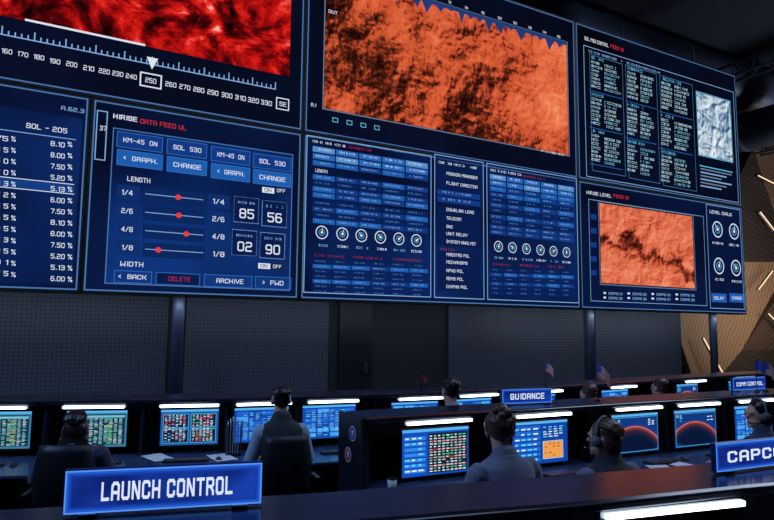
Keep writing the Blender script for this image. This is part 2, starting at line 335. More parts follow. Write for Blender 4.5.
# --- U3
S=Scr(XC,XD,ZS,ZT,'upper screen with pale number tables and grey terrain image',bgD)
S.T(584,40,3.6,'SOL MSG CONTROL',WHT,608); S.T(610,48,3.6,'FEED IN',RED,623)
S.FR(583,45,733,131,LBL,.016); 
S.micro(588,50,660,2.2,LBL); PAL=em((176,214,232)); PA2=em((120,184,210))
for ci,(px,pe) in enumerate(((589,622),(625,656),(659,692))):
    base=54+ci*10.5; y=base+2; k=0
    S.FR(px,base,pe,116-ci*3,em((70,120,170)),.012)
    while y<base+110-ci*3:
        if k%9==0: S.micro(px+2,y,px+rng.randint(14,22),2.6,CYN); y+=4.6
        elif k%9==8: S.B(px,y+1.5,pe,.7,BTN,4); y+=4
        else:
            S.micro(px+2,y,px+rng.randint(9,12),2.4,PAL,dens=1); 
            a=px+15; S.micro(a,y+(a-px)*.25,pe-rng.randint(2,8),2.4,PAL if rng.random()<.6 else PA2,dens=.95); y+=4.0
        k+=1
x0,zt=S.W(696,92); x1,z0=S.W(732,162)
S.img(x0,z0,x1,zt,terrain('pale_terrain',[(.36,(50,84,125)),(.50,(120,150,178)),(.62,(185,203,215)),(.85,(235,240,244))],1.1,(1,1,1),.5,.75,12,.3,emb=2,embs=2,delta=.05,base=.85),'pale grey blue terrain photograph'); S.c.frame(x0-.03,z0-.03,x1+.03,zt+.03,.02,CYN,4)
S.B(699,165,732,1,CYN,4)
for i in range(6): S.B(700,168+i*3.4,731-(i%3)*5,1.3,LBL if i%2 else GRY,4)
S.done()
# --- S1
S=Scr(XA-7.0,XA,ZB,ZS,'wide blue screen listing percentages in columns',bgN)
S.T(61,110,4.2,'A.62.3',LBL,84); S.T(26,128,5.2,'SOL - 205',WHT,67)
vals=['8.10','8.00','7.50','5.20','5.13','6.00','7.50','8.10','8.00','7.50','5.20','5.13','6.00','8.10']
xr,_=S.W(83,112); zb=ZB+.12; zt=S.W(0,106)[1]
S.c.rect(XA-6.8,zb,xr,zt,bgS,2)
for i,v in enumerate(vals):
    y=146+i*11.35
    if y>293: break
    S.T(50.5,y-.1*i,5.1,v,WHT,64.5); S.T(67.5,y+.8-.1*i,5.1,'%',WHT,72)
    S.T(-5,y-6-.05*i,5.1,['75','8 5','5 0','2 0','3 3','5 2','5 5','6 5','3 5','5 3','8 5','8 1','7 5','7 2'][i],WHT,8); S.T(11,y-4.6-.05*i,5.1,'%',WHT,15.5)
zl=S.W(60,183.6)[1]; zh=S.W(60,193.4)[1]
for z in (zl,zh): S.c.rect(XA-6.7,z,XatZ(74,z),z+.011,WHT,4)
S.c.rect(XA-6.7,zh,XatZ(74,zh),zl,em((20,60,130)),3)
x,z=S.W(0,130); S.c.rect(XA-6.7,z,XatZ(76,z),z+.012,LBL,4)
S.done()
# --- S2
S=Scr(XA,XB,ZB,ZS,'blue control screen with buttons, sliders and numeric readouts',bgN)
S.T(113,118.5,5,'HIRISE',WHT,137,t=1.2); S.T(140,123.5,4.8,'DATA FEED UL',RED,186)
S.FR(97,110,108,50,LBL,.016); S.T(99.5,130.5,5,'37',WHT,106)
x,z=S.W(113,127.5); xr=XatZ(293,z); S.c.rect(x,ZB+.16,xr,z,bgP,2); S.c.frame(x,ZB+.16,xr,z,.016,LINE,3)
BEDG=em((50,112,190))
def btn(px,py,px1,h,t,mat=BTN,tm=WHT,tp=None,th=4.7):
    q=S.B(px,py,px1,h,mat,3); S.c.frame(*q,.01,BEDG,4)
    if t:
        sl=(py-330)/(1530-px); a,b=(tp or (px+6,px1-6)); S.T(a,py+(h+th)/2-.2-sl*(a-px),th,t,tm,b)
btn(117,131,163,16,'KM-45  ON',BTN2); btn(167,138.5,207,15.5,'SOL  530',BTN2); btn(211,146,250,15,'KM-45  ON',BTN2); btn(253,153,291,14.5,'SOL  530',BTN2)
btn(117,149,163,16,'<  GRAPH.',BTN); btn(167,156,207,15.5,'CHANGE',BTN); btn(211,163,250,15,'<  GRAPH.',BTN); btn(253,169,291,14.5,'CHANGE',BTN)
S.T(127,181,5,'LENGTH',WHT,150)
for i,(fr,fr2,dx) in enumerate((('1/4','1/4',178),('2/6','2/6',178.5),('4/8','4/8',186),('1/8','1/8',158))):
    y=184+i*18.4
    S.B(117,y,140,14.5,em((14,46,108)),3); S.T(121,y+10.6,5.2,fr,WHT,132.5)
    S.B(143,y+3,205,14.5,em((12,38,94)),3); S.B(145,y+9.5,203,.8,LBL,4); 
    x,z=S.W(145,y+10); S.c.disc(XatZ(dx,z),z,.045,em((235,60,60)),6)
    S.B(208,y+9.5-i*.8,230,14,em((14,46,108)),3); S.T(212,y+19.6-i*.8,5.2,fr2,WHT,224)
for (a,b,t) in ((234,196,'85'),(262,200,'56'),(232,229,'02'),(260,232,'90')):
    S.B(a,b,a+25,26,em((9,28,76)),3); S.FR(a,b,a+25,26,LBL,.01); S.T(a+5,b+22,10,t,WHT,a+19.5); S.micro(a+4,b+5,a+20,2.2,LBL)
for (a,b) in ((262,187),(258,263)): S.B(a,b,a+12,5.5,WHT,4); S.T(a+2,b+4.6,3.6,'ON',BLK,a+9,l=5); S.B(a+13,b+.8,a+24,5.5,em((20,30,60)),4); S.T(a+14.5,b+5.2,3.6,'OFF',WHT,a+23,l=5)
S.T(120,266,5,'WIDTH',WHT,143)
DB3=em((17,54,124))
btn(114,270,152,12.5,'<  BACK',DB3,WHT,(118,146)); btn(156,272,200,12.5,'DELETE',em((10,28,74)),em((160,40,80)),(168,190)); btn(204,274,252,12.5,'ARCHIVE',DB3,WHT,(216,243)); btn(255,276,291,12.5,'>  FWD',DB3,WHT,(262,283))
S.done()
# --- S3
S=Scr(XB,XC,ZB,ZS,'wide lower screen with three dense blue control panels and dials',bgN)
def sub(px0,py0,px1):
    x,z=S.W(px0,py0); xr=XatZ(px1,z); S.c.rect(x,ZB+.14,xr,z,bgS,2); S.c.frame(x,ZB+.14,xr,z,.016,LBL,4)
def bank(px0,px1,py0,sl,ncol,fs):
    w=(px1-px0)/ncol
    for c in range(ncol):
        for (dy,h,kind) in fs:
            a=px0+c*w; y=py0+sl*(a-px0)*(1-dy/190)+dy
            if kind=='w': S.B(a+.6,y,a+w-.6,h,em((84,140,200)) if (c+int(dy))%4==0 else MBL,3); S.micro(a+3.5,y+h*.35,a+w-4,h*.3,WHT)
            elif kind=='b': S.B(a+.6,y,a+w-.6,h,BTN if rng.random()<.4 else BTN2,3); S.micro(a+3,y+h*.35,a+w-5,h*.3,LBL)
            elif kind=='d': S.B(a+.6,y,a+w-.6,h,em((11,34,90)),3); S.micro(a+3,y+h*.35,a+w-6,h*.3,em((80,132,190)))
            elif kind=='r': S.micro(a+2,y,a+w-8,h,RDD)
sub(306.5,135,431)
S.micro(312,140,345,2.2,WHT); S.micro(348,146,372,2.2,RDD)
bank(312,428,146,.155,5,[(0,5.5,'w'),(7,5.5,'w'),(14,5,'b')])
S.T(315,172,3.4,'LENGTH',WHT,327)
bank(312,428,174,.12,5,[(0,5,'b'),(6,5,'d'),(12,5,'b'),(18,5,'b'),(26,5,'d'),(32,5,'b'),(38,5,'d'),(44,5,'b')])
for i,px in enumerate((321.5,342,361,380,398.5,416)): S.dial(px,232.5+i*1.6,.125); S.micro(px-5,244+i*1.2,px+6,2.2,WHT if i%2 else LBL,4)
bank(312,428,254,.05,3,[(0,2,'r')]); bank(312,428,259,.045,6,[(0,4,'d'),(5,4,'b'),(10,4,'d'),(15,4,'d'),(20,4,'b'),(25,4,'d'),(30,4,'d')])
sub(434,154,483)
S.micro(438,161,476,2.2,WHT)
lst=['MISSION MANAGER','FLIGHT DIRECTOR','DOWNLINK LEAD','TELECOM','GNC','UNIT RELAY','SYSTEM ANALYST','MAESTRO POL','MECHANISMS','APXS POL','REMS POL','CHIMIN POL']
ys=[175,184.5,211,219.5,228,235,243,256,263.5,272,280,288]
for t,y in zip(lst,ys): S.B(437,y-5.2,480,7.6,em((10,28,76)),3); S.T(446,y,3.2,t,WHT,446+min(31,len(t)*2.1))
for y in (192,199): S.B(437,y-3,480,5.5,BTN2,3); S.micro(442,y-1.2,470,2,LBL)
S.micro(440,248,455,1.8,RDD)
sub(486,163,576)
S.micro(490,169,520,2,WHT); S.micro(522,175,545,2,RDD)
bank(489,574,174,.16,5,[(0,4.8,'w'),(6,4.8,'w'),(12,4.5,'b')])
bank(489,574,192,.13,5,[(0,4.4,'b'),(5.2,4.4,'d'),(10.4,4.4,'b'),(15.6,4.4,'d'),(22,4.4,'b'),(27.2,4.4,'d'),(32.4,4.4,'b'),(37.6,4.4,'b')])
for i,px in enumerate((498,512,526,540,553,566)): S.dial(px,246.5+i*1.2,.12); S.micro(px-4,256.5+i*.9,px+5,2,WHT if i%2 else LBL,4)
bank(489,574,263,.04,3,[(0,1.9,'r')]); bank(489,574,268,.035,6,[(0,3.4,'d'),(4.6,3.4,'b'),(9.2,3.4,'d'),(13.8,3.4,'b'),(18.4,3.4,'d'),(23,3.4,'d')])
S.done()
# --- S4
S=Scr(XC,XD,ZB,ZS,'lower screen with orange canyon image and round dials',bgN)
S.T(586,194,3.4,'HIRISE LEVEL',WHT,611); S.T(613,197.5,3.4,'FEED IN',RED,628)
x0,zt=S.W(599,203); x1,z0=S.W(694.5,288.5)
S.img(x0,z0,x1,zt,terrain('orange_canyon',[(.20,(40,14,10)),(.36,(112,40,26)),(.49,(196,84,56)),(.62,(228,114,80)),(.84,(246,162,126))],.95,(1,1,1.2),.3,.72,17,.36,off=5,streak=(-.16,2.1,.85,.24,.34),emb=1.5,embs=2.0,delta=.04,base=.55,bias=.15),'orange canyon picture with dark winding ridge')
S.c.frame(x0-.05,z0-.05,x1+.05,zt+.05,.02,GRY,4); S.FR(588,199,703,102,LBL,.012)
for r in range(2):
    for c in range(4): px=603+c*24; S.B(px,292+r*4.6+c*.5,px+2.4,1.8,WHT,4); S.T(px+5,294.6+r*4.6+c*.5,2.5,'COMMS 0%d'%(c+1+4*r),LBL,px+19)
for i in range(5): S.B(590,214+i*14,596,5,BTN2,4)
S.T(709,213,3.2,'LEVEL DIALS',WHT,731); x,z=S.W(705.5,204); S.c.rect(x,ZB+.14,XD-.12,z,em((8,22,60)),2); S.c.frame(x,ZB+.14,XD-.12,z,.016,LBL,3)
for (a,b) in ((717,229.5),(733.5,231.5),(718.5,266),(735.5,268)): S.dial(a,b,.23); S.micro(a-5,b+12,a+5,2.2,WHT)
for (a,t) in ((711,'DELAY'),(729,'CHANGE')): S.B(a,293,a+15,9,BTN,3); S.T(a+2.5,299.4,3.2,t,WHT,a+12.5)
S.done()
# ---------------------------------------------------------------- ceiling ducts, trusses
DUCT=pbr('duct_metal',(78,84,100),.4,.2); TR=pbr('truss_black',(44,48,60),.5)
def duct(p0,p1,r,lab):
    c=(Vector(p0)+Vector(p1))/2; mb=MB(); a=Vector(p0)-c;b=Vector(p1)-c; mb.tube([a,b],[r,r],DUCT,n=28)
    o=obj('ventilation_duct',mb.mesh('ventilation_duct',True),loc=c); tag(o,lab,'duct','ceiling ducts')
    for k in range(9):
        mb=MB(); d=(b-a); q=a+d*(k+.5)/9; u=d.normalized()*.05; mb.tube([q-u,q+u],[r+.04,r+.04],DUCT,n=28); obj('duct_flange',mb.mesh('duct_flange'),o)
duct((14,3.0,11.1),(45,3.0,11.1),.85,'long round dark metal air duct under the ceiling')
duct((23,-8,9.3),(23,4.9,9.3),.7,'round dark metal air duct crossing below the ceiling')
duct((33,-8,9.3),(33,4.9,9.3),.7,'round dark metal air duct crossing below the ceiling')
def truss(x,y0,y1,z):
    mb=MB(); L=y1-y0
    for dx,dz in ((-.25,0),(.25,0),(0,.45)): mb.tube([(dx,-L/2,dz),(dx,L/2,dz)],[.05,.05],TR,n=8)
    n=int(L/.6)
    for i in range(n):
        a=-L/2+i*L/n;b=a+L/n
        mb.tube([(-.25,a,0),(0,(a+b)/2,.45)],[.025]*2,TR,n=6);mb.tube([(0,(a+b)/2,.45),(.25,b,0)],[.025]*2,TR,n=6);mb.tube([(-.25,a,0),(.25,b,0)],[.025]*2,TR,n=6)
    o=obj('ceiling_truss',mb.mesh('ceiling_truss'),loc=(x,(y0+y1)/2,z)); tag(o,'black steel lattice truss hanging under the ceiling','truss','ceiling trusses')
for x in (18.5,27.5): truss(x,-8,5.0,9.6)
# ---------------------------------------------------------------- angular brown wall with light strips
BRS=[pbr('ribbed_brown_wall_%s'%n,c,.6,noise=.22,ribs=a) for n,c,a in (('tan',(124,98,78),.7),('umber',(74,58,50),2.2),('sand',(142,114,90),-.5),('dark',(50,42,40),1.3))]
WY=5.6
def pw(px,py,dy=0): p=on_y(px,py,WY+dy); return p
STR=em((255,222,178),1.15)
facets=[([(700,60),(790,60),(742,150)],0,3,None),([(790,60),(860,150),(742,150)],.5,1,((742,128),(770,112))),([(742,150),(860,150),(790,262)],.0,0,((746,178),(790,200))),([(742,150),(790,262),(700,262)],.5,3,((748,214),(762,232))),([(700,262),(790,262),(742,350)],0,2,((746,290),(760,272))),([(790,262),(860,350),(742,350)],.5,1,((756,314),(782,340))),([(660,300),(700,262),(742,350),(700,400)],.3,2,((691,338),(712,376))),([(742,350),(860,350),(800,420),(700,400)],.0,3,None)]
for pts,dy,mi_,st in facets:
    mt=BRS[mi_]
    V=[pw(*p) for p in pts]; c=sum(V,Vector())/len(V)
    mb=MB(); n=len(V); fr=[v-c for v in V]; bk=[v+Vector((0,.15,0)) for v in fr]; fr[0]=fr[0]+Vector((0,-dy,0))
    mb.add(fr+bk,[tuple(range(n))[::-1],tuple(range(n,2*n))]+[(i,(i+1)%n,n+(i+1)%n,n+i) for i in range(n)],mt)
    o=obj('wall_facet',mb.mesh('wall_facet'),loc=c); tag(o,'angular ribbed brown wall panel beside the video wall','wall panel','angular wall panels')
    if st:
        A=pw(*st[0])+Vector((0,-.55,0))-c;Bq=pw(*st[1])+Vector((0,-.55,0))-c; up=Vector((0,.07,0))
        mb=MB(); mb.tube([A+up,Bq+up],[.045,.045],METAL,n=4); f=obj('light_fitting',mb.mesh('light_fitting'),o,label='slanted linear light fitting')
        mb=MB(); mb.tube([A,Bq],[.026,.026],STR,n=8); obj('light_tube',mb.mesh('light_tube'),f)
# ---------------------------------------------------------------- console rows
LZ=1.18
rowA=[(-150,407.2),(-75,407),(12,406.3),(95,405.5),(190,404.3),(262,402.6),(333,400.2),(420,397.3),(478,394.3),(545,390.5),(622,386),(694,380.5),(745,377.5),(800,374.6)]
rowB=[(366,425),(438,420),(536,414),(621,408),(688,403.8),(748,400),(815,395.8)]
rowC=[(-60,565),(120,552),(300,540),(440,527),(598,513),(743,497),(900,482)]
def pathof(r): return [Vector(on_z(a,b,LZ).xy) for a,b in r]
def normals(P):
    out=[]
    for i in range(len(P)):
        a=P[max(0,i-1)];b=P[min(len(P)-1,i+1)]; d=(b-a).normalized(); out.append(Vector((-d.y,d.x)))
    return out
def sweep(name,P,poly,mat,label,cat,bevel=.008):
    Nn=normals(P); c=P[len(P)//2]; vs=[];n=len(poly)
    for p,nn in zip(P,Nn):
        for d,z in poly: q=p+nn*d-c; vs.append((q.x,q.y,z))
    fs=[tuple(range(n)),tuple((len(P)-1)*n+i for i in range(n))[::-1]]
    for k in range(len(P)-1):
        for i in range(n): fs.append((k*n+i,(k+1)*n+i,(k+1)*n+(i+1)%n,k*n+(i+1)%n))
    mb=MB(); mb.add(vs,fs,mat); me=mb.mesh(name); 
    bm=bmesh.new(); bm.from_mesh(me); bmesh.ops.recalc_face_normals(bm,faces=bm.faces); bm.to_mesh(me); bm.free()
    o=obj(name,me,loc=(c.x,c.y,0),bevel=bevel); tag(o,label,cat); return o
LAMP=em((225,240,255),6.0)
hoodp=[(-.03,1.19),(.40,1.19),(.40,1.245),(.0,1.235),(-.03,1.225)]
topp=[(-.72,.655),(.33,.655),(.33,.685),(-.72,.685)]
rows={}
consA=[(-90,'sheet'),(-4,'sheet'),(95,'sheet'),(190,'dash'),(264,'blue'),(333,'blue'),(420,'blue'),(478,'blue'),(545,'orange'),(622,'blue'),(694,'planet'),(745,'blue')]
consB=[(438,'mix'),(542,'orange'),(637,'planet'),(697,'planet'),(755,'blue')]
RR={'A':rowA,'B':rowB,'C':rowC}
def at(nm,px):
    r=RR[nm]; P,Nn=rows[nm]
    for i in range(len(r)-1):
        if r[i][0]<=px<=r[i+1][0]:
            t=(px-r[i][0])/(r[i+1][0]-r[i][0]); y=r[i][1]*(1-t)+r[i+1][1]*t
            p=Vector(on_z(px,y,LZ).xy); nn=(Nn[i]*(1-t)+Nn[i+1]*t).normalized(); return p,nn,atan2(nn.y,nn.x)-pi/2
def mids(l,a,b): return [a]+[(l[i]+l[i+1])/2 for i in range(len(l)-1)]+[b]
divs={'A':mids([c[0] for c in consA],-140,775),'B':mids([c[0] for c in consB],368,790),'C':[120,390,575,755]}
for nm in 'ABC':
    P=pathof(RR[nm]); Nn=normals(P); rows[nm]=(P,Nn)
    sweep('console_hood_ledge',P,hoodp,HOOD,'long glossy dark ledge topping a row of control consoles','ledge')
    sweep('console_worktop',P,topp,TOPM,'long dark worktop running along a row of control consoles','worktop')
    sweep('console_back_panel',P,[(.345,0),(.375,0),(.375,1.185),(.345,1.185)],DARK,'dark continuous back panel of a console row','panel')
    for px in divs[nm]:
        q,nn,rz=at(nm,px)
        mb=MB(); mb.ext([(.335,0),(.335,.65),(-.6,.65),(-.6,.6),(-.2,.5),(-.15,0)],-.018,.018,DARK)
        o=obj('console_cabinet',mb.mesh('console_cabinet'),loc=(q.x,q.y,0),rotz=rz,bevel=.004); tag(o,'dark laminate console cabinet support under the worktop','cabinet','console cabinets')
        mb=MB(); mb.ext([(.335,.69),(.335,1.185),(.02,1.185),(-.02,.69)],-.014,.014,DARK); obj('side_divider',mb.mesh('side_divider'),o)
        mb=MB(); mb.box(.03,.32,.2,.32,.02,.6,BLACK); mb.box(.05,.30,.185,.2,.06,.56,DARK); obj('equipment_bay',mb.mesh('equipment_bay'),o)
def lampat(P,rz,L=.62):
    e=empty('console_lamp',(P.x,P.y,1.17),rz); tag(e,'slim white tube lamp fixed under a console ledge','lamp','console lamps')
    mb=MB(); mb.box(-L/2-.02,L/2+.02,-.028,.0,-.012,.018,METAL); obj('lamp_housing',mb.mesh('lamp_housing'),e)
    mb=MB(); mb.box(-L/2,L/2,-.054,-.028,-.013,.012,LAMP); obj('lamp_tube',mb.mesh('lamp_tube'),e,bevel=.006)
UIW=em((200,215,225),1.3); UIG=em((60,190,130),1.3); UIR=em((220,70,60),1.3); UIY=em((220,190,90),1.3); UIC=em((90,190,225),1.3)
def ui(kind,w,h,seed):
    r=random.Random(seed); c=Canvas(0,0,.0012); x0,x1,z0,z1=-w/2,w/2,-h/2,h/2
    bg={'sheet':em((50,110,140),1.3),'blue':em((14,64,150),1.3),'dash':em((22,80,150),1.3),'planet':em((14,50,116),1.3),'mix':em((16,70,165),1.3),'orange':em((12,60,145),1.3)}[kind]
    c.rect(x0,z0,x1,z1,bg,1); c.rect(x0,z1-h*.06,x1,z1,em((80,160,215),1.3),2)
    def grid(a,b,d,e,nc,nr,cols,fill=.85,hh=.5):
        for i in range(nc):
            for j in range(nr):
                if r.random()<fill:
                    xx=a+(b-a)*i/nc; zz=d+(e-d)*j/nr; c.rect(xx,zz+(e-d)/nr*.25,xx+(b-a)/nc*r.uniform(.45,.8),zz+(e-d)/nr*(.25+hh),r.choice(cols),3)
    if kind=='sheet':
        c.rect(x0+w*.03,z0+h*.06,x1-w*.03,z1-h*.1,em((14,52,74)),2); grid(x0+w*.05,x1-w*.05,z0+h*.08,z1-h*.2,11,22,[UIW,em((150,200,205)),em((120,200,210)),em((150,215,205))],.88,.42); c.rect(x0+w*.04,z1-h*.19,x1-w*.04,z1-h*.13,em((120,190,215)),3)
        grid(x0+w*.67,x0+w*.8,z0+h*.08,z1-h*.2,1,22,[UIG,UIG,UIY],.7,.42)
    elif kind=='mix':
        c.rect(x0+w*.38,z0+h*.04,x1-w*.02,z1-h*.1,em((24,36,54)),2)
        for j in range(14):
            z=z0+h*(.06+j*.058)
            if j%3==2: c.rect(x0+w*.39,z,x1-w*.03,z+h*.035,em((150,60,60)),3)
        grid(x0+w*.40,x1-w*.03,z0+h*.055,z0+h*.87,9,14,[UIW,UIW,UIW,em((190,200,210)),em((190,200,210)),UIG],.95,.42)
        for j in range(7): c.rect(x0+w*.03,z0+h*(.08+j*.115),x0+w*.34,z0+h*(.15+j*.115),em((48,135,235)),2)
        grid(x0+w*.04,x0+w*.33,z0+h*.08,z1-h*.12,3,7,[UIW,UIC],.85,.3)
    elif kind=='dash':
        for a in range(2):
            for b in range(2): c.rect(x0+w*(.04+.48*a),z0+h*(.06+.43*b),x0+w*(.48+.48*a),z0+h*(.45+.43*b),em((14,34,70)),2); c.frame(x0+w*(.04+.48*a),z0+h*(.06+.43*b),x0+w*(.48+.48*a),z0+h*(.45+.43*b),h*.01,UIC,3)
        grid(x0+w*.07,x0+w*.45,z0+h*.1,z0+h*.86,6,18,[UIW,UIW,UIC,UIR],.88,.42); grid(x0+w*.55,x1-w*.08,z0+h*.1,z0+h*.86,6,18,[UIW,UIW,UIW,UIR,UIG],.9,.42)
    elif kind=='blue':
        for j in range(6):
            for i in range(4): c.rect(x0+w*(.04+i*.24),z0+h*(.06+j*.145),x0+w*(.25+i*.24),z0+h*(.17+j*.145),r.choice([em((24,90,185),1.3),em((16,64,150),1.3),em((60,145,215),1.3)]),2)
        grid(x0+w*.06,x1-w*.06,z0+h*.08,z1-h*.12,8,14,[UIC,em((130,190,230)),em((90,150,215))],.75,.35)
    elif kind=='orange':
        for j in range(7): c.rect(x0+w*.04,z0+h*(.06+j*.125),x0+w*.5,z0+h*(.15+j*.125),em((28,104,210)),2)
        grid(x0+w*.05,x0+w*.48,z0+h*.06,z1-h*.1,4,7,[UIW,UIC],.85,.3); c.rect(x0+w*.55,z0+h*.12,x0+w*.9,z0+h*.5,em((240,160,80)),3); c.frame(x0+w*.54,z0+h*.1,x0+w*.91,z0+h*.52,h*.012,UIW,4)
        grid(x0+w*.57,x0+w*.88,z0+h*.14,z0+h*.48,4,5,[em((170,90,35))],.5); grid(x0+w*.55,x1-w*.06,z0+h*.6,z1-h*.12,4,5,[UIW,UIC],.85,.4)
    elif kind=='planet':
        cx=x0+w*.46;cz=z0-h*.66;R=h*1.34; a0,a1=radians(42),radians(132)
        def band(rr0,rr1,col,l):
            n=36;vs=[];fs=[]
            for i in range(n+1):
                t=a0+(a1-a0)*i/n
                for rr in (rr0,rr1): vs.append(c.P(max(x0+w*.02,min(x1-w*.02,cx+rr*cos(t))),max(z0+h*.03,cz+rr*sin(t)),l))
            for i in range(n): fs.append((2*i,2*i+1,2*i+3,2*i+2))
            c.add(vs,fs,em(col))
        sh=[(12,26,58),(16,28,60),(24,30,60),(36,32,60),(56,36,58),(84,42,56),(124,54,58),(176,74,66)]
        band(R*.35,R*.8,(10,24,56),2)
        for i,col in enumerate(sh): band(R*(.80+i*.0245),R*(.80+(i+1)*.0245),col,2)
        band(R*.992,R*1.0,(240,140,112),3); band(R,R*1.012,(110,66,112),3); band(R*1.012,R*1.03,(50,64,130),3); band(R*1.03,R*1.05,(26,58,128),3)
        grid(x0+w*.05,x0+w*.2,z0+h*.7,z1-h*.12,2,5,[UIW,UIC],.8); grid(x0+w*.78,x1-w*.06,z0+h*.68,z1-h*.14,2,4,[UIW],.6)
        c.frame(x0+w*.02,z0+h*.03,x1-w*.02,z1-h*.08,h*.008,UIC,6)
    return c
def monitor(P,rz,w,h,zc,kind,seed):
    e=empty('computer_monitor',(P.x,P.y,.685),rz); tag(e,'black monitor on console worktop showing '+{'sheet':'a data spreadsheet','mix':'menus and white number rows','dash':'status tables','blue':'blue data tables','orange':'an orange window','planet':'a planet horizon'}[kind],'monitor','console monitors')
    z=zc-.685; mb=MB(); mb.box(-w/2-.012,w/2+.012,0,.03,z-h/2-.016,z+h/2+.012,BLACK); mb.box(-w*.3,w*.3,.03,.055,z-h*.3,z+h*.3,BLACK); obj('monitor_housing',mb.mesh('monitor_housing'),e,bevel=.004)
    obj('display',ui(kind,w,h,seed).mesh('display'),e,loc=(0,-.001,z))
    mb=MB(); mb.tube([(0,.075,.012),(0,.065,z)],[.02,.02],BLACK,n=10); obj('stand_neck',mb.mesh('stand_neck'),e)
    mb=MB(); mb.box(-.12,.12,-.02,.16,0,.014,BLACK); obj('stand_base',mb.mesh('stand_base'),e,bevel=.005)
KEYM=pbr('key_plastic',(60,64,74),.5)
def keyboard(P,rz):
    mb=MB(); mb.box(-.21,.21,-.065,.065,0,.016,BLACK); o=obj('computer_keyboard',mb.mesh('computer_keyboard'),loc=(P.x,P.y,.6855),rotz=rz,bevel=.004); tag(o,'black computer keyboard lying on the worktop','keyboard','keyboards')
    mb=MB()
    for r in range(5):
        for k in range(15): mb.box(-.2+k*.0268,-.2+k*.0268+.022,-.056+r*.0225,-.038+r*.0225,.016,.022,KEYM)
    q=obj('keys',mb.mesh('keys'),o); q['kind']='stuff'
    mb=MB(); mb.ell((0,0,.0),(.03,.05,.03),BLACK); 
    for i,v in enumerate(mb.v): mb.v[i]=(v[0],v[1],max(0,v[2]))
    d=Vector((cos(rz),sin(rz)))*.30; o2=obj('computer_mouse',mb.mesh('computer_mouse',True),loc=(P.x+d.x,P.y+d.y,.6855),rotz=rz); tag(o2,'small black computer mouse beside a keyboard','mouse','computer mice')
    mb=MB(); mb.tube([(0,.015,.026),(0,.03,.024)],[.005,.005],KEYM,n=8); obj('scroll_wheel',mb.mesh('scroll_wheel'),o2)
for i,(px,k) in enumerate(consA):
    p,nn,rz=at('A',px); lampat(p,rz,.56); q=p+nn*.12; monitor(q,rz,.56 if px<300 else .6,.35,.94,k,i)
    if px>-50: keyboard(p-nn*.3,rz)
for i,(px,k) in enumerate(consB):
    p,nn,rz=at('B',px); lampat(p,rz,.64); q=p+nn*.03; monitor(q,rz,.66,.385,.915,k,20+i); keyboard(p-nn*.3,rz)
for i,px in enumerate((300,671,835)):
    p,nn,rz=at('C',px); lampat(p,rz,.76)
# ---------------------------------------------------------------- signs
def sign(A,Bq,h,text,z0,lab,tx0=.14,tx1=.86,th=.5,t=1.3):
    A=Vector(A.xy);Bq=Vector(Bq.xy); d=Bq-A; L=d.length; rz=atan2(d.y,d.x); c=(A+Bq)/2
    e=empty('console_sign',(c.x,c.y,z0),rz); tag(e,lab,'sign','console signs')
    G=grad_em('sign_blue_glow',(12,34,112),(24,62,168),5.0); 
    mb=MB(); mb.box(-L/2,L/2,0,.03,0,h,pbr('sign_body_blue',(20,40,110),.3)); obj('sign_body',mb.mesh('sign_body'),e,bevel=.006)
    k=h/.165
    c2=Canvas(0,0,.0009); c2.rect(-L/2+.008,.008,L/2-.008,h-.008,G,1)
    for q,col in ((.024,(20,56,156)),(.018,(26,70,180)),(.012,(36,92,208)),(.005,(84,150,250))): c2.frame(-L/2+(q-.001)*k,(q-.001)*k,L/2-(q-.001)*k,h-(q-.001)*k,.006*k,em(col),2+int(q<.01))
    obj('sign_face',c2.mesh('sign_face'),e)
    c2=Canvas(0,0,.0012); c2.text(-L/2+L*tx0,h*(1-th)/2,h*th,text,em((215,225,255),1.05),-L/2+L*tx1,4,gap=2.5,t=t); obj('lettering',c2.mesh('lettering'),e)
    for s in (-.38,.38): mb=MB(); mb.box(L*s-.03,L*s+.03,-.02,.06,-.006,.004,METAL); obj('sign_foot',mb.mesh('sign_foot'),e)
ZH=1.25
sign(on_z(62,516,ZH),on_z(262,504,ZH),.165,'LAUNCH CONTROL',ZH,'glowing blue sign reading LAUNCH CONTROL standing on a console ledge',.18,.84,.44)
sign(on_z(716,473,ZH),on_z(804,462,ZH),.145,'CAPCOM',ZH,'glowing blue sign reading CAPCOM standing on a console ledge',.12,.88,.40)
sign(on_z(502,404.5,ZH),on_z(552,402.5,ZH),.14,'GUIDANCE',ZH,'glowing blue sign reading GUIDANCE standing on a console ledge',.16,.84,.42)
sign(on_z(733,391,ZH),on_z(766,389,ZH),.155,'COMM CONTROL',ZH,'small blue sign reading COMM CONTROL on a console ledge',.1,.9,.32)
# ---------------------------------------------------------------- people
def bake(mb,name,vox,smooth=3):
    me=mb.mesh(name); bm=bmesh.new(); bm.from_mesh(me); bmesh.ops.recalc_face_normals(bm,faces=bm.faces); bm.to_mesh(me); bm.free()
    o=bpy.data.objects.new('tmp',me); COL.objects.link(o)
    r=o.modifiers.new('r','REMESH'); r.mode='VOXEL'; r.voxel_size=vox; r.use_smooth_shade=True
    s=o.modifiers.new('s','SMOOTH'); s.factor=.5; s.iterations=smooth
    bpy.context.view_layer.update(); dg=bpy.context.evaluated_depsgraph_get(); m2=bpy.data.meshes.new_from_object(o.evaluated_get(dg)); m2.name=name
    bpy.data.objects.remove(o); 
    if not m2.materials: m2.materials.append(mb.mats[0])
    return m2
SKIN=pbr('skin',(226,170,144),.5,noise=.08,nscale=20)
TROU=pbr('trousers',(26,29,42),.8); HSM=pbr('headset_plastic',(96,104,120),.3)
